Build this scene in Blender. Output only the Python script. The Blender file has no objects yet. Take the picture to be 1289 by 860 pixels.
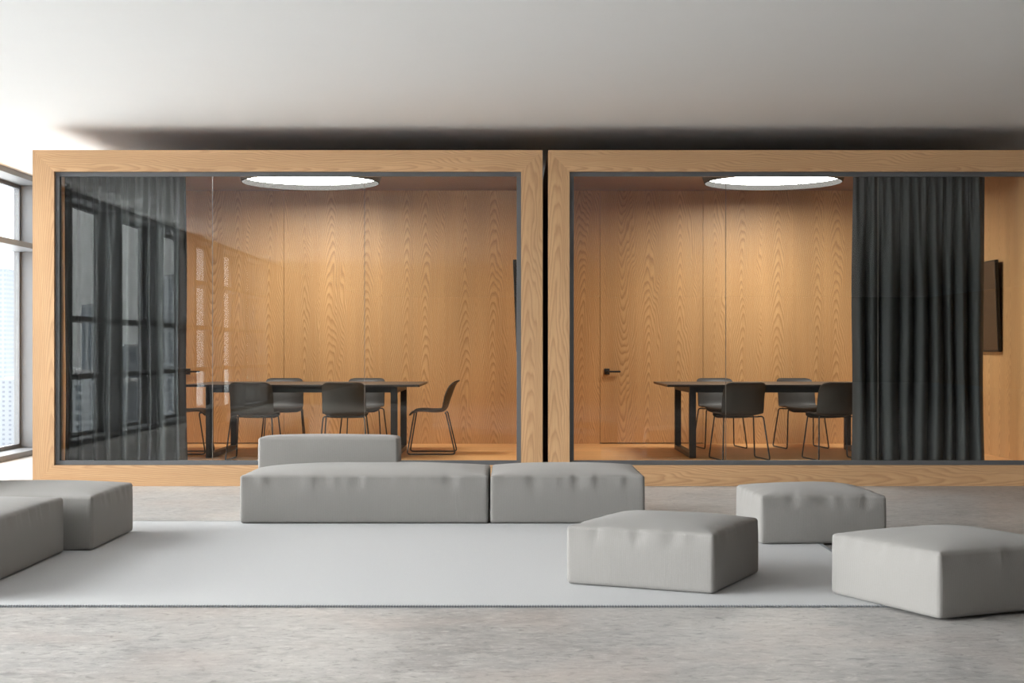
import bpy, bmesh, math, random
from mathutils import Vector, Matrix

S = bpy.context.scene
C = S.collection
PI = math.pi
U = 1 / 131.0            # one "unit" = one photo pixel at the pods' front plane, in metres
F = 1880.0               # focal length in px of the 1289-px frame = distance of that plane in units
D = F * U                # distance of the pods' front plane
EYE = 171 * U            # eye height
HOR = 441.0
rnd = random.Random(7)

# ------------------------------------------------------------------ helpers
def link(o, parent=None):
    C.objects.link(o)
    if parent: o.parent = parent
    return o

def tag(o, label=None, cat=None, group=None, kind=None):
    if label: o['label'] = label
    if cat: o['category'] = cat
    if group: o['group'] = group
    if kind: o['kind'] = kind
    return o

def thing(name, label, cat, loc=(0, 0, 0), rz=0.0, group=None):
    o = bpy.data.objects.new(name, None)
    o.empty_display_size = 0.1
    link(o); o.location = loc; o.rotation_euler = (0, 0, rz)
    return tag(o, label, cat, group)

def obj(name, bm, mat, parent=None, smooth=None):
    me = bpy.data.meshes.new(name)
    bm.normal_update()
    if smooth is not None:
        for f in bm.faces: f.smooth = True
        for e in bm.edges:
            if len(e.link_faces) == 2 and e.calc_face_angle(0) > math.radians(smooth):
                e.smooth = False
    bm.to_mesh(me); bm.free()
    me.materials.append(mat)
    o = bpy.data.objects.new(name, me)
    return link(o, parent)

def struct(name, bm, mat, parent=None, smooth=None):
    o = obj(name, bm, mat, parent, smooth)
    if parent is None: o['kind'] = 'structure'
    return o

def copy_tree(o, parent=None):
    c = o.copy(); C.objects.link(c)
    if parent: c.parent = parent
    for ch in list(o.children): copy_tree(ch, c)
    return c

AX = {'x': 0, 'y': 1, 'z': 2}
def uvbox(bm, faces, grain, off):
    """UV in metres: u along the grain, v across it"""
    uv = bm.loops.layers.uv.verify()
    g = AX[grain]
    for f in faces:
        n = f.normal
        k = max(range(3), key=lambda i: abs(n[i]))
        if k == g:
            a, b = [i for i in range(3) if i != k]
        else:
            a = g; b = [i for i in range(3) if i not in (k, g)][0]
        for l in f.loops:
            l[uv].uv = (l.vert.co[a] + off[0], l.vert.co[b] + off[1])

def box(bm, x0, x1, y0, y1, z0, z1, bevel=0.0, seg=2, grain=None, off=(0, 0)):
    r = bmesh.ops.create_cube(bm, size=1)
    vs = r['verts']
    bmesh.ops.scale(bm, vec=(x1 - x0, y1 - y0, z1 - z0), verts=vs)
    bmesh.ops.translate(bm, vec=((x0 + x1) / 2, (y0 + y1) / 2, (z0 + z1) / 2), verts=vs)
    fs = set(f for v in vs for f in v.link_faces)
    if bevel:
        es = list(set(e for v in vs for e in v.link_edges))
        q = bmesh.ops.bevel(bm, geom=es, offset=bevel, segments=seg, affect='EDGES', profile=0.5)
        fs = set(q['faces']) | set(f for f in fs if f.is_valid)
    if grain:
        bm.normal_update(); uvbox(bm, fs, grain, off)
    return bm

def nbox(*a, **k): return box(bmesh.new(), *a, **k)

def prism(bm, pts, y0, y1, grain=None, off=(0, 0)):
    """polygon in XZ extruded along Y"""
    a = [bm.verts.new((x, y0, z)) for x, z in pts]
    b = [bm.verts.new((x, y1, z)) for x, z in pts]
    n = len(pts); fs = [bm.faces.new(a), bm.faces.new(b[::-1])]
    for i in range(n):
        fs.append(bm.faces.new((a[i], b[i], b[(i + 1) % n], a[(i + 1) % n])))
    bmesh.ops.recalc_face_normals(bm, faces=fs)
    bm.normal_update()
    if grain: uvbox(bm, fs, grain, off)
    return bm

def tube(bm, path, r, seg=8):
    """round rod along a polyline, mitred at the bends"""
    P = [Vector(p) for p in path]; rings = []; prev = None
    for i, p in enumerate(P):
        if i == 0: t = (P[1] - P[0]).normalized()
        elif i == len(P) - 1: t = (P[-1] - P[-2]).normalized()
        else: t = ((P[i] - P[i - 1]).normalized() + (P[i + 1] - P[i]).normalized()).normalized()
        if prev is None:
            a = t.orthogonal().normalized()
        else:
            a = (prev - t * prev.dot(t)).normalized()
        prev = a; b = t.cross(a)
        rings.append([bm.verts.new(p + (a * math.cos(2 * PI * k / seg) + b * math.sin(2 * PI * k / seg)) * r) for k in range(seg)])
    for q, s in zip(rings, rings[1:]):
        for k in range(seg):
            bm.faces.new((q[k], q[(k + 1) % seg], s[(k + 1) % seg], s[k]))
    bm.faces.new(rings[0][::-1]); bm.faces.new(rings[-1])
    return bm

def fillet(path, rad, n=5):
    P = [Vector(p) for p in path]; out = [P[0]]
    for i in range(1, len(P) - 1):
        a = (P[i - 1] - P[i]); b = (P[i + 1] - P[i])
        ra = min(rad, a.length * .45, b.length * .45)
        p0 = P[i] + a.normalized() * ra; p1 = P[i] + b.normalized() * ra
        for k in range(n + 1):
            t = k / n
            out.append(p0 * (1 - t) ** 2 + P[i] * 2 * t * (1 - t) + p1 * t * t)
    out.append(P[-1]); return out

def lathe(bm, prof, seg=96):
    rings = []
    for r, z in prof:
        if r < 1e-6: rings.append([bm.verts.new((0, 0, z))])
        else: rings.append([bm.verts.new((r * math.cos(2 * PI * k / seg), r * math.sin(2 * PI * k / seg), z)) for k in range(seg)])
    for q, s in zip(rings, rings[1:]):
        for k in range(seg):
            k2 = (k + 1) % seg
            if len(q) == 1 and len(s) == 1: continue
            if len(q) == 1: bm.faces.new((q[0], s[k], s[k2]))
            elif len(s) == 1: bm.faces.new((q[k], q[k2], s[0]))
            else: bm.faces.new((q[k], q[k2], s[k2], s[k]))
    return bm

# ------------------------------------------------------------------ materials
class N:
    def __init__(s, name):
        s.m = bpy.data.materials.new(name); s.m.use_nodes = True
        s.t = s.m.node_tree; s.t.nodes.clear()
        s.out = s.t.nodes.new('ShaderNodeOutputMaterial')
    def n(s, typ, **kw):
        x = s.t.nodes.new(typ)
        for k, v in kw.items(): setattr(x, k, v)
        return x
    def put(s, sock, v):
        if hasattr(v, 'is_output') or isinstance(v, bpy.types.NodeSocket): s.t.links.new(v, sock)
        elif v is not None: sock.default_value = v
    def math(s, op, a, b=None, c=None, clamp=False):
        x = s.n('ShaderNodeMath', operation=op, use_clamp=clamp)
        for i, v in enumerate((a, b, c)): s.put(x.inputs[i], v)
        return x.outputs[0]
    def noise(s, vec, scale=1.0, detail=2.0, rough=.5, dist=0.0):
        x = s.n('ShaderNodeTexNoise')
        s.put(x.inputs['Vector'], vec); x.inputs['Scale'].default_value = scale
        x.inputs['Detail'].default_value = detail; x.inputs['Roughness'].default_value = rough
        x.inputs['Distortion'].default_value = dist
        return x.outputs['Fac']
    def comb(s, x, y, z):
        c = s.n('ShaderNodeCombineXYZ')
        for i, v in enumerate((x, y, z)): s.put(c.inputs[i], v)
        return c.outputs[0]
    def sep(s, v):
        c = s.n('ShaderNodeSeparateXYZ'); s.put(c.inputs[0], v); return c.outputs
    def vmul(s, v, k):
        c = s.n('ShaderNodeVectorMath', operation='MULTIPLY'); s.put(c.inputs[0], v); c.inputs[1].default_value = k; return c.outputs[0]
    def mix(s, f, a, b, mode='MIX'):
        x = s.n('ShaderNodeMix', data_type='RGBA', blend_type=mode)
        s.put(x.inputs[0], f); s.put(x.inputs[6], a); s.put(x.inputs[7], b); return x.outputs[2]
    def ramp(s, f, stops):
        x = s.n('ShaderNodeValToRGB'); s.put(x.inputs[0], f)
        e = x.color_ramp.elements
        while len(e) < len(stops): e.new(0.5)
        for q, (p, c) in zip(e, stops):
            q.position = p; q.color = c if len(c) == 4 else (*c, 1)
        return x.outputs[0]
    def bump(s, h, strength=.2, dist=.01):
        x = s.n('ShaderNodeBump'); s.put(x.inputs['Height'], h)
        x.inputs['Strength'].default_value = strength; x.inputs['Distance'].default_value = dist
        return x.outputs[0]
    def bsdf(s, color, rough=.5, metal=0.0, spec=.5, normal=None, sheen=0.0, coat=0.0):
        b = s.n('ShaderNodeBsdfPrincipled')
        s.put(b.inputs['Base Color'], color if isinstance(color, bpy.types.NodeSocket) else (*color[:3], 1))
        s.put(b.inputs['Roughness'], rough); b.inputs['Metallic'].default_value = metal
        b.inputs['Specular IOR Level'].default_value = spec
        if sheen: b.inputs['Sheen Weight'].default_value = sheen
        if coat: b.inputs['Coat Weight'].default_value = coat
        if normal is not None: s.put(b.inputs['Normal'], normal)
        s.t.links.new(b.outputs[0], s.out.inputs[0]); return s.m

def srgb(r, g, b):
    f = lambda c: ((c / 255 + .055) / 1.055) ** 2.4 if c > 10 else c / 255 / 12.92
    return (f(r), f(g), f(b), 1)

def mat_oak(name, light, mid, dark, cell=.34, contrast=1.0, taper=.15, warp=.035):
    s = N(name)
    uvn = s.n('ShaderNodeUVMap').outputs[0]
    u, v, _ = s.sep(uvn)
    c = s.math('FLOOR', s.math('DIVIDE', v, cell))
    wn = s.n('ShaderNodeTexWhiteNoise', noise_dimensions='1D'); s.put(wn.inputs['W'], s.math('MULTIPLY', c, 1.37))
    r1, r2, r3 = s.sep(wn.outputs['Color'])
    t = s.math('SUBTRACT', v, s.math('MULTIPLY', s.math('ADD', c, .5), cell))
    n1 = s.noise(s.comb(s.math('MULTIPLY_ADD', r1, 37.0, s.math('MULTIPLY', u, 1.1)), s.math('MULTIPLY', v, 5.0), s.math('MULTIPLY', c, 3.3)), 1.0, 2.0, .5)
    n2 = s.noise(s.comb(s.math('MULTIPLY', u, 5.0), s.math('MULTIPLY', v, 16.0), s.math('MULTIPLY', c, 5.7)), 1.0, 3.0, .55)
    t2 = s.math('ADD', t, s.math('ADD', s.math('MULTIPLY', s.math('SUBTRACT', r2, .5), .20), s.math('MULTIPLY', s.math('SUBTRACT', n1, .5), .13)))
    d = s.math('MULTIPLY_ADD', r3, .06, .02)
    R = s.math('SQRT', s.math('ADD', s.math('MULTIPLY', d, d), s.math('MULTIPLY', t2, t2)))
    sign = s.math('SUBTRACT', s.math('MULTIPLY', s.math('GREATER_THAN', r1, .35), 2.0), 1.0)
    g = s.math('ADD', R, s.math('MULTIPLY', s.math('MULTIPLY', u, sign), taper))
    g = s.math('ADD', g, s.math('MULTIPLY', s.math('SUBTRACT', n2, .5), .011))
    g = s.math('ADD', g, s.math('MULTIPLY', n1, warp))
    saw = s.math('FRACT', s.math('DIVIDE', g, .0155))
    ring = s.ramp(saw, [(0, (0.15,) * 3), (.12, (0,) * 3), (.45, (.12,) * 3), (.86, (.85,) * 3), (1, (.15,) * 3)])
    fib = s.noise(s.comb(s.math('MULTIPLY', u, 6.0), s.math('MULTIPLY', v, 150.0), c), 1.0, 3.0, .6)
    fib2 = s.noise(s.comb(s.math('MULTIPLY', u, .9), s.math('MULTIPLY', v, 42.0), c), 1.0, 2.0, .5)
    big = s.noise(s.comb(s.math('MULTIPLY', u, .5), s.math('MULTIPLY', v, 4.0), 0.0), 1.0, 1.0, .5)
    col = s.mix(s.math('MULTIPLY', ring, .62 * contrast), light, dark)
    col = s.mix(s.math('MULTIPLY', s.math('SUBTRACT', fib2, .38, clamp=True), 1.5 * contrast, clamp=True), col, mid)
    col = s.mix(s.math('MULTIPLY', s.math('SUBTRACT', fib, .5, clamp=True), .7, clamp=True), col, dark)
    tone = s.math('MULTIPLY_ADD', s.math('ADD', s.math('SUBTRACT', big, .5), s.math('MULTIPLY', s.math('SUBTRACT', r2, .5), .25)), .35, 1.0)
    tc = s.n('ShaderNodeCombineColor')
    for i in range(3): s.put(tc.inputs[i], tone)
    col = s.mix(1.0, col, tc.outputs[0], 'MULTIPLY')
    return s.bsdf(col, .42, spec=.35, normal=s.bump(s.math('ADD', ring, fib), .05, .001))

def mat_fabric(name, base):
    s = N(name)
    o = s.n('ShaderNodeTexCoord').outputs['Object']
    x, y, z = s.sep(o)
    w1 = s.math('SINE', s.math('MULTIPLY', s.math('ADD', x, y), 2 * PI / .011))
    w2 = s.math('SINE', s.math('MULTIPLY', s.math('ADD', z, s.math('SUBTRACT', x, y)), 2 * PI / .006))
    nz = s.noise(s.vmul(o, (1, 1, 1)), 160.0, 2.0, .6)
    big = s.noise(s.vmul(o, (1, 1, .5)), 5.0, 2.0, .5)
    h = s.math('ADD', s.math('MULTIPLY', w1, .5), s.math('ADD', s.math('MULTIPLY', w2, .25), nz))
    k = s.math('MULTIPLY_ADD', w1, .022, s.math('MULTIPLY_ADD', nz, .10, s.math('MULTIPLY_ADD', big, .06, .92)))
    kc = s.n('ShaderNodeCombineColor')
    for i in range(3): s.put(kc.inputs[i], k)
    col = s.mix(1.0, base, kc.outputs[0], 'MULTIPLY')
    return s.bsdf(col, .92, spec=.15, normal=s.bump(h, .25, .002), sheen=.12)

def mat_concrete():
    s = N('concrete')
    o = s.n('ShaderNodeTexCoord').outputs['Object']
    a = s.noise(o, .8, 5.0, .6, .4)
    b = s.noise(s.vmul(o, (.75, 1, 1)), 5.5, 6.0, .68, .6)
    c = s.noise(s.vmul(o, (.7, 1, 1)), 20.0, 5.0, .65, .8)
    e = s.noise(o, 48.0, 3.0, .6)
    base = s.ramp(a, [(.3, srgb(144, 142, 140)), (.5, srgb(161, 158, 156)), (.7, srgb(176, 172, 168))])
    col = s.mix(s.ramp(b, [(.42, (0,) * 3), (.70, (.75,) * 3)]), base, srgb(184, 181, 177))
    col = s.mix(s.ramp(b, [(.28, (.55,) * 3), (.45, (0,) * 3)]), col, srgb(134, 132, 130))
    col = s.mix(s.ramp(c, [(.54, (0,) * 3), (.68, (.75,) * 3)]), col, srgb(118, 116, 114))
    col = s.mix(s.ramp(c, [(.32, (.5,) * 3), (.46, (0,) * 3)]), col, srgb(200, 197, 193))
    col = s.mix(s.ramp(e, [(.58, (0,) * 3), (.76, (.45,) * 3)]), col, srgb(112, 110, 108))
    pink = s.noise(s.vmul(o, (.8, 1.0, 1)), 1.3, 2.0, .5)
    col = s.mix(s.ramp(pink, [(.5, (0,) * 3), (.8, (.4,) * 3)]), col, srgb(182, 164, 154))
    rough = s.math('MULTIPLY_ADD', b, .25, .32)
    return s.bsdf(col, rough, spec=.35, normal=s.bump(s.math('ADD', b, c), .04, .004))

def mat_rug():
    s = N('rug_weave')
    o = s.n('ShaderNodeTexCoord').outputs['Object']
    x, y, z = s.sep(o)
    w1 = s.math('SINE', s.math('MULTIPLY', x, 2 * PI / .022))
    w2 = s.math('SINE', s.math('MULTIPLY', y, 2 * PI / .016))
    nz = s.noise(o, 90.0, 3.0, .7)
    k = s.math('MULTIPLY_ADD', s.math('MULTIPLY', w1, w2), .03, s.math('MULTIPLY_ADD', nz, .12, .93))
    kc = s.n('ShaderNodeCombineColor')
    for i in range(3): s.put(kc.inputs[i], k)
    col = s.mix(1.0, srgb(178, 178, 179), kc.outputs[0], 'MULTIPLY')
    h = s.math('ADD', s.math('MULTIPLY', w1, w2), nz)
    return s.bsdf(col, .95, spec=.1, normal=s.bump(h, .4, .003), sheen=.1)

def mat_plain(name, col, rough=.5, metal=0.0, spec=.5, grain=0.0, gscale=40.0):
    s = N(name)
    if grain:
        o = s.n('ShaderNodeTexCoord').outputs['Object']
        nz = s.noise(o, gscale, 3.0, .6)
        k = s.math('MULTIPLY_ADD', nz, grain, 1 - grain / 2)
        kc = s.n('ShaderNodeCombineColor')
        for i in range(3): s.put(kc.inputs[i], k)
        c = s.mix(1.0, col, kc.outputs[0], 'MULTIPLY')
        return s.bsdf(c, rough, metal, spec, normal=s.bump(nz, .05, .002))
    return s.bsdf(col, rough, metal, spec)

def mat_glass(name, tint=(.97, .985, .98, 1)):
    s = N(name)
    lw = s.n('ShaderNodeLayerWeight'); lw.inputs[0].default_value = .5
    f5 = s.math('POWER', lw.outputs['Facing'], 5.0)
    fr = s.math('MULTIPLY_ADD', f5, .96, .036)
    tr = s.n('ShaderNodeBsdfTransparent'); tr.inputs[0].default_value = tint
    gl = s.n('ShaderNodeBsdfGlossy'); gl.inputs['Roughness'].default_value = 0.0; gl.inputs[0].default_value = (1, 1, 1, 1)
    mx = s.n('ShaderNodeMixShader'); s.put(mx.inputs[0], fr)
    s.t.links.new(tr.outputs[0], mx.inputs[1]); s.t.links.new(gl.outputs[0], mx.inputs[2])
    s.t.links.new(mx.outputs[0], s.out.inputs[0]); return s.m

def mat_emit(name, col, strength):
    s = N(name)
    e = s.n('ShaderNodeEmission'); e.inputs[0].default_value = col; e.inputs[1].default_value = strength
    s.t.links.new(e.outputs[0], s.out.inputs[0]); return s.m

def mat_facade(name, wall, win, pu, pv, fu, fv):
    s = N(name)
    o = s.n('ShaderNodeTexCoord').outputs['Object']
    x, y, z = s.sep(o)
    a = s.math('FRACT', s.math('DIVIDE', s.math('ADD', x, y), pu))
    b = s.math('FRACT', s.math('DIVIDE', z, pv))
    m = s.math('MULTIPLY', s.math('LESS_THAN', a, fu), s.math('LESS_THAN', b, fv))
    nrm = s.sep(s.n('ShaderNodeNewGeometry').outputs['Normal'])
    m = s.math('MULTIPLY', m, s.math('LESS_THAN', s.math('ABSOLUTE', nrm[2]), .5))
    return s.bsdf(s.mix(m, wall, win), .7, spec=.2)

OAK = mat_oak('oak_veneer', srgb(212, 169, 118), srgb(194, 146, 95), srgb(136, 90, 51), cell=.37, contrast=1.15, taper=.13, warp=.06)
OAKF = mat_oak('oak_solid', srgb(206, 167, 126), srgb(188, 143, 101), srgb(134, 88, 54), cell=.30, contrast=.75, taper=.055, warp=.07)
FAB = mat_fabric('grey_upholstery', srgb(138, 135, 132))
DECK = mat_oak('oak_floorboards', srgb(232, 180, 120), srgb(218, 162, 102), srgb(176, 120, 70), contrast=.7)
SOFFIT = mat_oak('shaded_oak_veneer', srgb(140, 102, 74), srgb(122, 86, 60), srgb(88, 58, 40))  # same oak on the pod ceiling, its shade put into the colour
CONC = mat_concrete()
RUG = mat_rug()
STITCH = mat_plain('dark_stitching', srgb(146, 148, 152), .9, grain=.2)
WHITE = mat_plain('white_plaster', srgb(238, 237, 236), .85, spec=.2, grain=.02, gscale=3.0)
DARKW = mat_plain('dark_plaster', srgb(96, 94, 92), .85, spec=.2, grain=.03, gscale=3.0)
GREYW = mat_plain('grey_plaster', srgb(190, 187, 184), .85, spec=.2, grain=.03, gscale=3.0)
FRAMEM = mat_plain('dark_metal', srgb(92, 94, 97), .42, spec=.5, grain=.05)
WINM = mat_plain('grey_aluminium', srgb(104, 105, 108), .5, grain=.03)
BLACKM = mat_plain('black_metal', srgb(38, 38, 39), .42, grain=.06)
SHELL = mat_plain('charcoal_plastic', srgb(60, 57, 54), .5, spec=.4, grain=.05, gscale=120.0)
TOPM = mat_plain('table_laminate', srgb(58, 54, 52), .35, grain=.06)
CURT = mat_plain('charcoal_curtain', srgb(60, 61, 61), .6, spec=.3)
GLASS = mat_glass('clear_glass')
SEAL = mat_plain('clear_seal', srgb(120, 114, 106), .3)
LAMPW = mat_plain('lamp_grey', srgb(54, 53, 52), .95, spec=.02)
LAMPD = mat_plain('lamp_dark', srgb(60, 56, 52), .5)
PANEL = mat_emit('lamp_diffuser', (1.0, .97, .93, 1), 21.5)
SCREEN = mat_plain('screen_black', srgb(44, 42, 41), .12, spec=.6)
TVB = mat_plain('screen_body', srgb(22, 22, 22), .45)

# ------------------------------------------------------------------ room
XR = -779 * U            # room-side face of the window wall
XG = -822 * U            # its glass
CEIL = EYE + 283 * U
RIGHT = 17.0
YB = D * 1.43            # wall behind the pods
YW = -7.6               # where the glazing ends behind the camera
YF = -32.0               # wall behind the camera

struct('floor', nbox(XG - .2, RIGHT + .2, YF - .2, YB + .2, -.2, 0), CONC)
struct('ceiling', nbox(XG - .2, RIGHT + .2, YF - .2, YB + .2, CEIL, CEIL + .25), WHITE)
struct('wall_back', nbox(XG - .2, RIGHT + .2, YB, YB + .2, 0, CEIL), GREYW)
struct('wall_front', nbox(XG - .2, RIGHT + .2, YF - .2, YF, 0, CEIL), DARKW)
struct('wall_right', nbox(RIGHT, RIGHT + .2, YF, YB, 0, CEIL, grain='z', off=(0, .1)), OAK)
struct('wall_left', nbox(XG - .2, XR, YF, YW - .095, 0, CEIL), DARKW)
SILL = 9 * U
HEAD = EYE + 274 * U
struct('trim_1', nbox(XG - .12, XR, YW, YB, 0, SILL, .004), WINM)          # low curb under the glazing
struct('trim_2', nbox(XG - .12, XR, YW, YB, HEAD, CEIL, .004), WINM)       # header over the glazing

mull = [YB / D, 1.329, 1.168, .981, .794, .607, .427, .240, .053, -.134, -.321, YW / D]
mt = .095               # half thickness of a mullion
for i in range(len(mull) - 1):
    y1 = mull[i] * D - (mt if i else 0); y0 = mull[i + 1] * D + mt
    bm = bmesh.new()
    # the mullion at the near end, deep towards the room
    box(bm, XG - .06, XR, mull[i + 1] * D - mt, mull[i + 1] * D + mt, SILL, HEAD, .006)
    zs = [2.58] if i < 3 else ([.93, 1.73, 2.58] if i in (3, 4, 8, 9, 10, 11) else [.93, 1.73])
    for z in zs:
        box(bm, XG - .05, XR + .03, y0, y1, z - .025, z + .045, .004)
    for z0_, z1_ in ((SILL, SILL + .05), (HEAD - .05, HEAD)):
        box(bm, XG - .03, XG + .03, y0, y1, z0_, z1_)
    for a, b in ((y0, y0 + .045), (y1 - .045, y1)):
        box(bm, XG - .03, XG + .03, a, b, SILL + .05, HEAD - .05)
    w = struct('window_%d' % (i + 1), bm, WINM)
    struct('glass_pane', nbox(XG - .006, XG + .006, y0 + .045, y1 - .045, SILL + .05, HEAD - .05), GLASS, w)

# ------------------------------------------------------------------ meeting pods
PW = 642 * U; PH = 423 * U; FR = 27 * U
PFL = 26.2 * U           # pod floor level
PCE = EYE + 247.5 * U    # pod ceiling level
RB = 1.23                # pod back wall, as a multiple of D
PODX = {'left': (362 - 644.5) * U, 'right': (1011 - 644.5) * U}
YPB = RB * D

def make_pod(cx, label, seed):
    p = thing('meeting_pod', label, 'meeting room', (cx, D, 0), 0, 'glass-fronted oak meeting pods')
    h = PW / 2; fd = .16
    oc = .15 - FR / 2    # centre the boards in a grain cell
    Y = YPB - D
    # front frame: mitred boards
    obj('frame_rail', prism(bmesh.new(), [(-h, PH), (h, PH), (h - FR, PH - FR), (-h + FR, PH - FR)], 0, fd, 'x', (seed * 3.1, .3 * seed + .15 - (PH - FR / 2))), OAKF, p)
    obj('frame_rail', prism(bmesh.new(), [(-h, 0), (h, 0), (h - FR, FR - .007), (-h + FR, FR - .007)], 0, fd, 'x', (seed * 5.3 + 1.7, .3 * (seed + 3) + .15 - FR / 2)), OAKF, p)
    for k, sx in enumerate((-1, 1)):
        obj('frame_stile', prism(bmesh.new(), [(sx * h, 0), (sx * h, PH), (sx * (h - FR), PH - FR), (sx * (h - FR), FR - .007)], 0, fd, 'z', (seed * 2.3 + k * 4.1, .3 * (seed + 7 + k) + .15 - sx * (h - FR / 2))), OAKF, p)
    # shell
    iw = h - FR + .004
    for k, sx in enumerate((-1, 1)):
        obj('side_wall', nbox(min(sx * h, sx * iw), max(sx * h, sx * iw), fd, Y + .12, 0, PH, grain='z', off=(seed * 1.9 + k, 6.8 + k * 3.4)), OAK, p)
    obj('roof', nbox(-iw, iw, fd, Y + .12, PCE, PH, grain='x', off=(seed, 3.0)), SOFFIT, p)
    obj('floor_deck', nbox(-iw, iw, fd, Y + .12, 0, PFL, grain='x', off=(seed * 2.7, 9.0)), DECK, p)
    # back wall with a flush full-height door
    d0, d1, g = -230 * U, -71 * U, .004
    for a, b in ((-iw, d0 - g), (d1 + g, iw)):
        obj('back_wall', nbox(a, b, Y, Y + .06, PFL, PCE, grain='z', off=(seed * 4.7, 20.0 + seed * .1)), OAK, p)
    obj('wall_backing', nbox(-iw, iw, Y + .075, Y + .11, PFL, PCE), BLACKM, p)
    dr = obj('door', nbox(d0, d1, Y, Y + .05, PFL + .012, PCE - .004, grain='z', off=(seed * 4.7, 20.0 + seed * .1)), OAK, p)
    hb = bmesh.new(); hz = EYE - 33 * U; hx = -219.5 * U
    box(hb, hx - .032, hx + .032, Y - .012, Y, hz - .035, hz + .035, .003)
    tube(hb, fillet([(hx, Y - .01, hz), (hx, Y - .06, hz), (hx + .155, Y - .06, hz)], .02), .011)
    obj('door_handle', hb, BLACKM, dr, 40)
    # glazing: dark metal frame and three panes with fine joints
    gx = h - FR; z0 = FR - .007; z1 = PH - FR; mw = 5.6 * U; y0, y1 = .035, .095
    for a, b, c, d in ((-gx, gx, z1 - mw, z1), (-gx, gx, z0, z0 + mw)):
        obj('glazing_rail', nbox(a, b, y0, y1, c, d, .002), FRAMEM, p)
    for a, b in ((-gx, -gx + mw), (gx - mw, gx)):
        obj('glazing_stile', nbox(a, b, y0, y1, z0 + mw, z1 - mw, .002), FRAMEM, p)
    pw = 2 * (gx - mw) / 3
    for k in range(3):
        a = -gx + mw + k * pw
        obj('glass_pane', nbox(a + (.0022 if k else 0), a + pw - (.0022 if k < 2 else 0), .06, .07, z0 + mw, z1 - mw), GLASS, p)
        if k: obj('pane_joint', nbox(a - .0022, a + .0022, .06, .07, z0 + mw, z1 - mw), SEAL, p)
    return p

make_pod(PODX['left'], 'oak-framed glass meeting pod on the left with its curtain drawn at its left end', 1)
make_pod(PODX['right'], 'oak-framed glass meeting pod on the right, cut by the picture edge', 2)

# ------------------------------------------------------------------ pod lamps
YC = 1.115 * D
def make_lamp(cx, label):
    R = 95.5 * U; zr = EYE + 234.7 * U; zt = PCE
    t = thing('ceiling_lamp', label, 'lamp', (cx, YC, zr), 0, 'round ceiling lamps of the pods')
    H = zt - zr
    obj('rim', lathe(bmesh.new(), [(R - .012, .062), (R - .006, 0), (R, 0), (R + .004, .004), (R - .004, .062)]), LAMPW, t, 40)
    obj('housing', lathe(bmesh.new(), [(R + .0045, .005), (R + .035, H), (0, H)]), LAMPD, t, 40)
    obj('diffuser', lathe(bmesh.new(), [(0, .058), (R - .0125, .058)][::-1]), PANEL, t)
    return t
make_lamp(PODX['left'], 'lit round white lamp under the ceiling of the left pod')
make_lamp(PODX['right'], 'lit round white lamp under the ceiling of the right pod')

# ------------------------------------------------------------------ meeting tables
def make_table(label):
    t = thing('meeting_table', label, 'table', (PODX['left'], YC, PFL + .0008), 0, 'black meeting tables in the pods')
    H = .753; hl = 158.5 * U; hw = .053 * D; lx = 124 * U; ly = .047 * D
    obj('tabletop', nbox(-hl, hl, -hw, hw, H - .024, H, .003), TOPM, t)
    for sx in (-1, 1):
        bm = bmesh.new(); w = .034
        x0, x1 = sx * lx - w, sx * lx + w
        for sy in (-1, 1):
            box(bm, x0, x1, sy * ly - .033, sy * ly + .033, 0, H - .025, .002)
        box(bm, x0, x1, -ly + .033, ly - .033, 0, .05, .002)
        box(bm, x0, x1, -ly + .033, ly - .033, H - .085, H - .025, .002)
        obj('leg', bm, BLACKM, t)
    for sy in (-1, 1):
        obj('apron_rail', nbox(-lx + .035, lx - .035, sy * ly - .03, sy * ly + .02, H - .082, H - .025, .002), BLACKM, t)
    return t
tab = make_table('long black meeting table with loop legs in the left pod')
tab2 = copy_tree(tab); tab2.location = (PODX['right'], YC, PFL + .0008)
tab2['label'] = 'long black meeting table with loop legs in the right pod'

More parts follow.
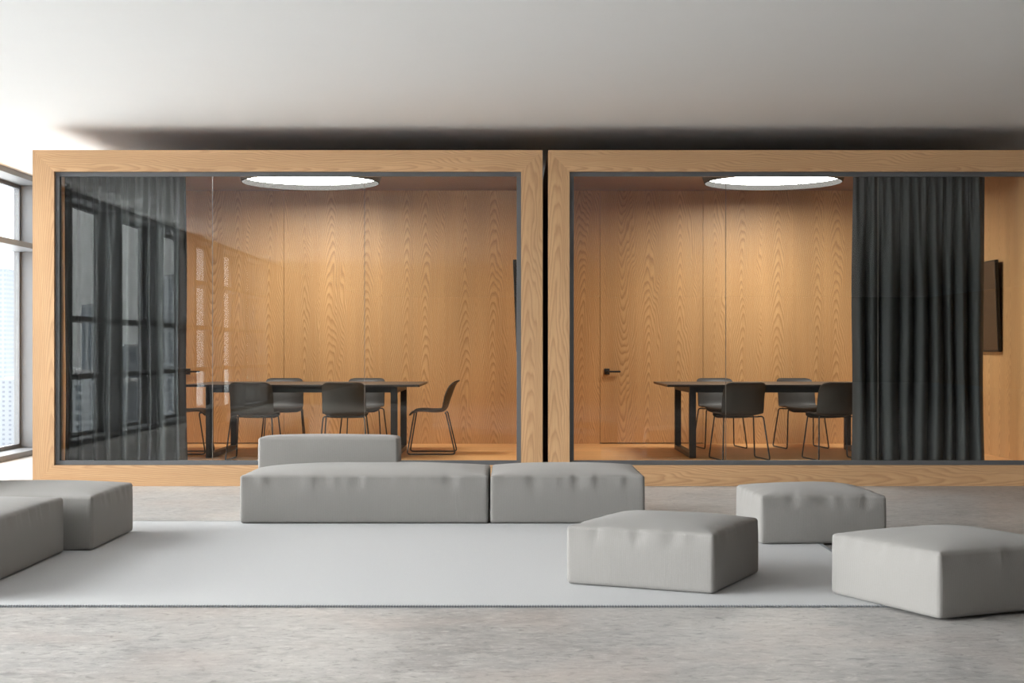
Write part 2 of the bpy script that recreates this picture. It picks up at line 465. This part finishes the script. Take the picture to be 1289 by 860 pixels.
# ------------------------------------------------------------------ shell chairs
def chair_shell():
    prof = [(0, .415), (.03, .440), (.068, .455), (.15, .458), (.246, .450), (.329, .452), (.372, .468), (.400, .505),
            (.425, .580), (.450, .650), (.474, .715), (.500, .762), (.530, .785)]
    def cr(t):
        n = len(prof) - 1; f = t * n; i = min(int(f), n - 1); f -= i
        P = [Vector((*prof[max(0, min(n, j))], 0)) for j in (i - 1, i, i + 1, i + 2)]
        return .5 * ((2 * P[1]) + (-P[0] + P[2]) * f + (2 * P[0] - 5 * P[1] + 4 * P[2] - P[3]) * f * f + (-P[0] + 3 * P[1] - 3 * P[2] + P[3]) * f ** 3)
    bm = bmesh.new(); NS, NT = 48, 20; g = []
    for i in range(NS + 1):
        t = i / NS; p = cr(t); a = cr(max(0, t - .01)); b = cr(min(1, t + .01))
        tg = (b - a).normalized(); nr = Vector((-tg.y, tg.x, 0))     # towards the sitter / up
        w = .222 - .012 * t
        e0 = min(1, t / .14); e1 = min(1, (1 - t) / .17)
        w *= (1 - (1 - e0) ** 2.6 * .30) * (1 - (1 - e1) ** 3.0 * .34)
        cup = .030 * (1 - math.exp(-t * 6)) + .030 * max(0, min(1, (t - .45) / .25)) * (1 - .55 * max(0, (t - .75) / .25))
        if t > .5: nr = Vector((-1, .15, 0)).normalized() * min(1, (t - .5) / .1) + nr * max(0, 1 - (t - .5) / .1)
        cup *= 1 - max(0, (t - .8) / .2) ** 1.5 * .85
        row = []
        for j in range(NT + 1):
            s = 2 * j / NT - 1; q = p + nr * cup * abs(s) ** 2.4
            row.append(bm.verts.new((s * w, q.x, q.y)))
        g.append(row)
    for i in range(NS):
        for j in range(NT):
            bm.faces.new((g[i][j], g[i][j + 1], g[i + 1][j + 1], g[i + 1][j]))
    bm.normal_update()
    bmesh.ops.solidify(bm, geom=bm.faces[:], thickness=.011)
    bmesh.ops.recalc_face_normals(bm, faces=bm.faces[:])
    return bm

# the chair's local +Y is its back; origin is on the floor under the middle of the seat
def make_chair():
    t = thing('shell_chair', 'x', 'chair', (0, 0, PFL), 0, 'charcoal shell chairs around the meeting tables')
    sh = chair_shell(); bmesh.ops.translate(sh, vec=(0, -.25, 0), verts=sh.verts)
    obj('seat_shell', sh, SHELL, t, 50)
    for sx in (-1, 1):
        path = [(sx * .15, -.20, .444), (sx * .205, -.19, .440), (sx * .242, -.265, .0075), (sx * .242, .245, .0075), (sx * .205, .145, .440), (sx * .15, .135, .440)]
        obj('leg_frame', tube(bmesh.new(), fillet(path, .035), .0075), BLACKM, t, 50)
    for y in (-.195, .135):
        obj('cross_bar', tube(bmesh.new(), [(-.16, y, .437), (.16, y, .437)], .0065), BLACKM, t, 50)
    return t
proto = make_chair()
used = [False]
def chair(cx, dx, y, rz, label):
    o = proto if not used[0] else copy_tree(proto)
    used[0] = True
    o.location = (cx + dx * U, y, PFL); o.rotation_euler = (0, 0, rz); o['label'] = label
    return o
def R(d): return math.radians(d)
YN, YFAR = 1.0535 * D, 1.181 * D - .0
LX, RX = PODX['left'], PODX['right']
chair(LX, -59, YN, R(180 - 2), 'dark shell chair at near side of left pod table, closer to the curtain')
chair(LX, 61, YN, R(180 + 2), 'dark shell chair at near side of left pod table, behind the long sofa backrest')
chair(LX, -57, YFAR, R(6), 'shell chair at far side of left pod table, the one closer to the curtain')
chair(LX, 62, YFAR, R(-4), 'shell chair at far side of left pod table, the one farther from the curtain')
chair(LX, 172, YC, R(-90), 'shell chair seen side-on at the right end of the left pod table')
chair(LX, -176, YC, R(90), 'shell chair at the left end of the left pod table, mostly hidden by the curtain')
chair(RX, -65, YN, R(180 + 8), 'dark shell chair at near side of right pod table, fully in view')
chair(RX, 60, YN, R(180 + 8), 'dark shell chair at near side of right pod table, partly behind the curtain')
chair(RX, -58, YFAR, R(8), 'shell chair at far side of right pod table, closer to the door')
chair(RX, 62, YFAR, R(8), 'shell chair at far side of right pod table, closer to the curtain')

# ------------------------------------------------------------------ curtains
def make_curtain(name, x0, x1, y, label, seed, nt, nb, sharp):
    r = random.Random(seed)
    t = thing(name, label, 'curtain', ((x0 + x1) / 2, y, PFL), 0, 'charcoal floor-length curtains')
    NX, NZ = 520, 46; Hh = PCE - PFL - .01
    cuts = [0.0]
    for i in range(nb): cuts.append(cuts[-1] + r.uniform(.6, 1.4))
    cuts = [c / cuts[-1] for c in cuts]
    amps = [r.uniform(.7, 1.15) for _ in range(nb)]
    ph = [r.uniform(-.5, .5) for _ in range(40)]
    def fb(s):
        for i in range(nb):
            if s <= cuts[i + 1] or i == nb - 1:
                q = (s - cuts[i]) / (cuts[i + 1] - cuts[i])
                return amps[i] * (abs(math.sin(PI * q)) ** sharp) - .45
    def ft(s):
        k = s * nt
        return math.sin(2 * PI * k + ph[int(k) % 40] * .8) * .5
    bm = bmesh.new(); g = []
    for j in range(NZ + 1):
        v = j / NZ; z = v * Hh
        m = max(0, min(1, (v - .55) / .42)); m = m * m * (3 - 2 * m)
        row = []
        for i in range(NX + 1):
            s = i / NX
            sway = .012 * math.sin(7 * v + 9 * s) * (1 - v)
            yy = -(fb(s) * .085 * (1 - .75 * m) * (1 + .15 * (1 - v)) + ft(s) * .036 * (m * .9 + .10)) + .01
            xx = (s - .5) * (x1 - x0) * (1 - .015 * v) + sway
            row.append(bm.verts.new((xx, yy, z + .006)))
        g.append(row)
    for j in range(NZ):
        for i in range(NX):
            bm.faces.new((g[j][i], g[j][i + 1], g[j + 1][i + 1], g[j + 1][i]))
    bm.normal_update()
    bmesh.ops.solidify(bm, geom=bm.faces[:], thickness=.004)
    obj('curtain_fabric', bm, CURT, t, 60)
    obj('curtain_track', nbox(-(x1 - x0) / 2, (x1 - x0) / 2, -.015, .015, Hh + .0065, Hh + .0098), BLACKM, t)
    return t
yc = D + .275
kc = yc / D
make_curtain('pleated_curtain', (79.5 - 644.5) * kc * U, (234 - 644.5) * kc * U, yc, 'charcoal pleated curtain drawn at the left end of the left pod', 3, 17, 9, 2.2)
make_curtain('pleated_curtain', (1073 - 644.5) * kc * U, (1241 - 644.5) * kc * U, yc, 'charcoal pleated curtain hanging in the right pod beside the wall screen', 11, 15, 9, .9)

# ------------------------------------------------------------------ wall screens
def make_tv(cx, label):
    xw = cx + PW / 2 - FR + .004
    zc = EYE + 60 * U
    t = thing('wall_screen', label, 'screen', (xw, D * 1.07, zc), 0, 'wall screens on the pods\' right walls')
    Ln = 1.62; hh = .475
    tilt = Matrix.Rotation(R(-2.2), 4, 'Y')
    def tl(bm): bmesh.ops.transform(bm, matrix=Matrix.Translation((-.045, 0, 0)) @ tilt, verts=bm.verts); return bm
    obj('screen_body', tl(nbox(-.018, .018, 0, Ln, -hh, hh, .003)), TVB, t)
    obj('display', tl(nbox(-.0195, -.0175, .012, Ln - .012, -hh + .02, hh - .012)), SCREEN, t)
    obj('wall_mount', nbox(-.026, 0, .3, Ln - .3, -.3, .3, .003), BLACKM, t)
    return t
make_tv(PODX['left'], 'black screen edge-on at the right end of the left pod')
make_tv(PODX['right'], 'black wall screen on the right pod wall just right of the curtain')

# ------------------------------------------------------------------ upholstered blocks
def cushion(w, d, h, rad=.024, crown=.032, bulge=.010, pucker=.015, seed=1, n=44):
    """soft upholstered block on the floor, centred on its base: crowned top, slightly bulging sides, puckers under the top edge"""
    r = random.Random(seed)
    bm = bmesh.new()
    def lin(m, L, rd):
        k = 5
        a = [-.5 * L + rd * (1 - math.cos(PI / 2 * i / k)) for i in range(k)]
        mid = [-.5 * L + rd + (L - 2 * rd) * i / m for i in range(m + 1)]
        return a + mid + [-v for v in a[::-1]]
    xs = lin(max(8, int(n * w)), w, rad); ys = lin(max(8, int(n * d)), d, rad); zs = lin(14, h, rad)
    cache = {}
    phx = [r.uniform(0, 6.28) for _ in range(8)]
    def wav(s, k):
        s += .05 * math.sin(s * 5 + phx[k + 3])
        q = (math.sin(s * 26 + phx[k]) + .8 * math.sin(s * 43 + phx[k + 1]) + .5 * math.sin(s * 71 + phx[k + 2]))
        return .5 + q / 4.6 * (1 + .4 * math.sin(s * 4 + phx[k]))
    def P(x, y, z):
        key = (round(x, 6), round(y, 6), round(z, 6))
        if key in cache: return cache[key]
        v = Vector((x, y, z))
        half = Vector((w / 2, d / 2, h / 2))
        inner = Vector([max(-half[i] + rad, min(half[i] - rad, v[i])) for i in range(3)])
        dl = v - inner
        if dl.length > 1e-9: v = inner + dl.normalized() * rad
        a, b, c = v.x / (w / 2), v.y / (d / 2), v.z / (h / 2)
        # crown
        up = max(0, c)
        v.z += crown * (1 - abs(a) ** 2.6) * (1 - abs(b) ** 2.6) * up ** 3
        # a softly sagging top edge
        v.z -= .014 * up ** 4 * (max(abs(a), abs(b)) ** 7)
        # bulging sides
        mz = 1 - c * c
        v.x += math.copysign(bulge * mz * (1 - b * b), v.x) * abs(a) ** 3
        v.y += math.copysign(bulge * mz * (1 - a * a), v.y) * abs(b) ** 3
        # puckers just around the top edge
        e = math.exp(-((c - .80) / .32) ** 2)
        if abs(b) > .97 * abs(a):
            q = pucker * e * wav(v.x, 0) * abs(b) ** 4 * (1 - a ** 8)
            v.y -= math.copysign(q, v.y); v.z -= q * .25 * up
        if abs(a) > .97 * abs(b):
            q = pucker * e * wav(v.y, 4) * abs(a) ** 4 * (1 - b ** 8)
            v.x -= math.copysign(q, v.x); v.z -= q * .25 * up
        # long soft folds on the top
        v.z += .004 * up ** 2 * math.sin(v.x * 9 + phx[1]) * math.sin(v.y * 7 + phx[2]) * (1 - a * a) * (1 - b * b)
        o = bm.verts.new((v.x, v.y, v.z + h / 2))
        cache[key] = o
        return o
    def sheet(A, B, fn, flip):
        for i in range(len(A) - 1):
            for j in range(len(B) - 1):
                q = [fn(A[i], B[j]), fn(A[i + 1], B[j]), fn(A[i + 1], B[j + 1]), fn(A[i], B[j + 1])]
                if len(set(q)) < 4: continue
                try: bm.faces.new(q[::-1] if flip else q)
                except ValueError: pass
    sheet(xs, ys, lambda x, y: P(x, y, h / 2), False)
    sheet(xs, ys, lambda x, y: P(x, y, -h / 2), True)
    sheet(xs, zs, lambda x, z: P(x, -d / 2, z), False)
    sheet(xs, zs, lambda x, z: P(x, d / 2, z), True)
    sheet(ys, zs, lambda y, z: P(-w / 2, y, z), True)
    sheet(ys, zs, lambda y, z: P(w / 2, y, z), False)
    bmesh.ops.recalc_face_normals(bm, faces=bm.faces[:])
    return bm

RUGT = .009
REST = RUGT + .0025
def solo(name, label, cat, x, y, rz, w, d, h, seed, group=None, **k):
    o = obj(name, cushion(w, d, h, seed=seed, **k), FAB, None, 60)
    o.location = (x, y, REST); o.rotation_euler = (0, 0, rz)
    return tag(o, label, cat, group)

# three loose square ottomans on the right
OT = 112 * U; OH = 43.5 * U
solo('ottoman', 'grey square ottoman turned cornerwise on the rug, in front of the sofa', 'ottoman', 113.6 * U, 1110.6 * U, R(-25.4), OT, OT, OH, 1, 'grey square ottomans')
o = solo('ottoman', 'grey square ottoman in the right foreground, half off the rug, cut by the picture edge', 'ottoman', 296 * U, 1013.2 * U, R(24.8), OT, OT, OH, 2, 'grey square ottomans')
solo('ottoman', 'grey square ottoman standing farthest back, nearest the right pod', 'ottoman', 270.5 * U, 1363 * U, R(2.5), OT, OT, OH, 3, 'grey square ottomans')

# the long sofa in the middle: seat block with a backrest on its left half, and a separate end block
SD = 143 * U; SH = 48.5 * U; y0 = .777 * F * U
SX0, SX1 = -266.5 * U, -23.0 * U
sofa = thing('sofa', 'long low grey sofa with one backrest, in the middle before the left pod', 'sofa', ((SX0 + SX1) / 2, y0 + SD / 2, REST))
se = obj('seat', cushion(SX1 - SX0, SD, SH, seed=5, crown=.035, bulge=.005), FAB, sofa, 60)
bl = 147 * U; bt = 40 * U
bk = obj('backrest', cushion(bl, bt, 36 * U, seed=6, crown=.008, pucker=.004, bulge=.006), FAB, sofa, 60)
bk.location = (-(SX1 - SX0) / 2 + bl / 2 + .006, SD / 2 - bt / 2 - .02, SH - 5 * U)
solo('sofa_block', 'grey square sofa block pushed against the right end of the long sofa', 'sofa', (-21.6 + 76) * U, y0 + SD / 2, 0, 151.5 * U, SD, SH, 8, bulge=.005)

# the left group, turned a quarter
lx1 = -355 * U
corner = thing('corner_sofa', 'dark-shaded grey corner sofa block with a backrest at left, behind the foreground block', 'sofa', (lx1 - 83 * U, 1332 * U, REST))
obj('seat', cushion(166 * U, 137 * U, SH - .01, seed=9), FAB, corner, 60)
bk2 = obj('backrest', cushion(40 * U, 135 * U, 34 * U, seed=10, crown=.008, pucker=.004, bulge=.006), FAB, corner, 60)
bk2.location = ((-83 + 21.5) * U, 0, SH - 5 * U)
solo('sofa_block', 'long grey sofa block in the left foreground, cut by the picture edge', 'sofa', (-376 - 72) * U, (1254 - 122) * U, 0, 144 * U, 244 * U, SH - .005, 12)

# ------------------------------------------------------------------ rug
RX0, RX1, RY0, RY1 = -580 * U, 270 * U, .5285 * F * U, .789 * F * U
rug = thing('rug', 'large pale grey woven rug with dark stitched edge under the seating', 'rug', ((RX0 + RX1) / 2, (RY0 + RY1) / 2, 0))
rw, rd = RX1 - RX0, RY1 - RY0
obj('weave', nbox(-rw / 2, rw / 2, -rd / 2, rd / 2, 0.0005, RUGT, .003), RUG, rug)
bm = bmesh.new()
def stitch(x, y, ax):
    L, Wd = .012, .006
    if ax == 'x': box(bm, x - Wd / 2, x + Wd / 2, y - L, y + L, .0008, RUGT + .002)
    else: box(bm, x - L, x + L, y - Wd / 2, y + Wd / 2, .0008, RUGT + .002)
n = int(rw / .014)
for i in range(n):
    for sy in (-1, 1): stitch(-rw / 2 + (i + .5) * rw / n, sy * (rd / 2 + .002), 'x')
n = int(rd / .014)
for i in range(n): stitch(rw / 2 + .002, -rd / 2 + (i + .5) * rd / n, 'y')
e = obj('stitched_edge', bm, STITCH, rug); e['label'] = 'dark stitched edge'; e['kind'] = 'stuff'

# ------------------------------------------------------------------ outside: city far below
GZ = -70.0
g = bmesh.new(); box(g, -6000, 400, -6000, 6000, GZ - 1, GZ)
GRD = N('city_ground'); _o = GRD.n('ShaderNodeTexCoord').outputs['Object']
GRD.bsdf(GRD.ramp(GRD.noise(_o, .02, 5, .6), [(.35, srgb(205, 207, 207)), (.65, srgb(238, 239, 239))]), .9)
struct('ground', g, GRD.m)
F1 = mat_facade('facade_punched', srgb(100, 103, 108), srgb(74, 79, 88), 3.9, 2.85, .40, .42)
F2 = mat_facade('facade_fine', srgb(106, 110, 116), srgb(90, 97, 106), 3.2, 3.4, .55, .5)
F3 = mat_facade('facade_ribbed', srgb(172, 176, 180), srgb(120, 128, 136), 2.6, 30.0, .55, .96)
F4 = mat_facade('facade_grid', srgb(180, 184, 188), srgb(110, 118, 126), 4.0, 3.4, .5, .6)
def tower(px, wpx, ytop, dist, mat, label, mirror=False, dp=20.0, crown=True):
    """a tower seen in the photo's direction px (directly, or mirrored in the pods' glass)"""
    tx = (px - 644.5) / F
    yy = 2 * D - dist if mirror else dist
    w = wpx / F * dist
    zt = EYE + (HOR - ytop) / F * dist
    t = thing('tower', label, 'building', (tx * dist, yy, GZ), 0, 'towers outside the windows')
    hgt = zt - GZ; dy = -dp if mirror else dp
    obj('facade', nbox(-w / 2, w / 2, min(0, dy), max(0, dy), 0, hgt), mat, t)
    if crown:
        obj('roof_block', nbox(-w * .3, w * .3, min(dy * .2, dy * .8), max(dy * .2, dy * .8), hgt, hgt + w * .12), GREYW, t)
    return t
tower(11, 26, 478, 900, F1, 'white tower with rows of small windows, seen low through the left window')
tower(-6, 28, 338, 1100, F2, 'tall pale tower at the left edge of the picture, high in the window')
tower(18, 16, 434, 1500, F2, 'hazy pale tower behind the white one in the left window')
tower(111, 17, 384, 620, F3, 'ribbed grey tower mirrored in the left pod glass', True)
tower(212, 24, 348, 760, F4, 'grid-windowed tower mirrored in the curtained glass near the curtain edge', True)
tower(160, 20, 436, 900, F2, 'low pale block mirrored in the middle of the curtained glass', True)
tower(95, 30, 470, 500, F4, 'low wide block mirrored at the left of the curtained glass', True)
tower(150, 36, 482, 420, F1, 'low white block mirrored low in the curtained glass', True)

# ------------------------------------------------------------------ light
SKY = 4.1; GLOW = 36.0
w = bpy.data.worlds.new('sky'); S.world = w; w.use_nodes = True
bg = w.node_tree.nodes['Background']
nt = w.node_tree                      # overcast sky, three times brighter overhead than at the horizon
_tc = nt.nodes.new('ShaderNodeTexCoord'); _sp = nt.nodes.new('ShaderNodeSeparateXYZ')
nt.links.new(_tc.outputs['Generated'], _sp.inputs[0])
_mx = nt.nodes.new('ShaderNodeMath'); _mx.operation = 'MAXIMUM'; nt.links.new(_sp.outputs[2], _mx.inputs[0]); _mx.inputs[1].default_value = 0
_ma = nt.nodes.new('ShaderNodeMath'); _ma.operation = 'MULTIPLY_ADD'; nt.links.new(_mx.outputs[0], _ma.inputs[0])
_ma.inputs[1].default_value = SKY * 2; _ma.inputs[2].default_value = SKY
# thin bright cloud around a veiled low sun, off to the left
_dt = nt.nodes.new('ShaderNodeVectorMath'); _dt.operation = 'DOT_PRODUCT'; nt.links.new(_tc.outputs['Generated'], _dt.inputs[0])
_dt.inputs[1].default_value = Vector((-.93, -.24, .26)).normalized()
_m0 = nt.nodes.new('ShaderNodeMath'); _m0.operation = 'MAXIMUM'; nt.links.new(_dt.outputs['Value'], _m0.inputs[0]); _m0.inputs[1].default_value = 0
_m1 = nt.nodes.new('ShaderNodeMath'); _m1.operation = 'POWER'; nt.links.new(_m0.outputs[0], _m1.inputs[0]); _m1.inputs[1].default_value = 16
_m2 = nt.nodes.new('ShaderNodeMath'); _m2.operation = 'MULTIPLY_ADD'; nt.links.new(_m1.outputs[0], _m2.inputs[0]); _m2.inputs[1].default_value = GLOW
nt.links.new(_ma.outputs[0], _m2.inputs[2])
nt.links.new(_m2.outputs[0], bg.inputs[1])
bg.inputs[0].default_value = (.985, .99, 1.0, 1)
pl = bpy.data.lights.new('window_portal', 'AREA'); pl.shape = 'RECTANGLE'
pl.size = YB - YW; pl.size_y = HEAD - SILL; pl.cycles.is_portal = True
po = bpy.data.objects.new('window_portal', pl); C.objects.link(po)
po.location = (XG - .1, (YB + YW) / 2, (HEAD + SILL) / 2)
po.rotation_euler = Matrix(((0, 0, -1), (-1, 0, 0), (0, 1, 0))).to_euler()

# ------------------------------------------------------------------ camera
cam = bpy.data.cameras.new('camera'); co = bpy.data.objects.new('camera', cam); C.objects.link(co)
co.location = (0, 0, EYE); co.rotation_euler = (PI / 2, 0, 0)
cam.sensor_width = 36; cam.sensor_fit = 'HORIZONTAL'; cam.lens = F / 1289 * 36
cam.shift_y = (HOR - 430) / 1289; cam.clip_end = 10000
S.camera = co

S.view_settings.view_transform = 'Standard'; S.view_settings.look = 'None'
S.view_settings.exposure = 0.0; S.view_settings.gamma = 1.0
S.view_settings.use_curve_mapping = False
cy = S.cycles
cy.use_denoising = True; cy.denoising_prefilter = 'ACCURATE'; cy.use_adaptive_sampling = False; cy.max_bounces = 10; cy.diffuse_bounces = 6; cy.glossy_bounces = 4
cy.transparent_max_bounces = 16; cy.caustics_reflective = False; cy.caustics_refractive = False
cy.sample_clamp_indirect = 6.0
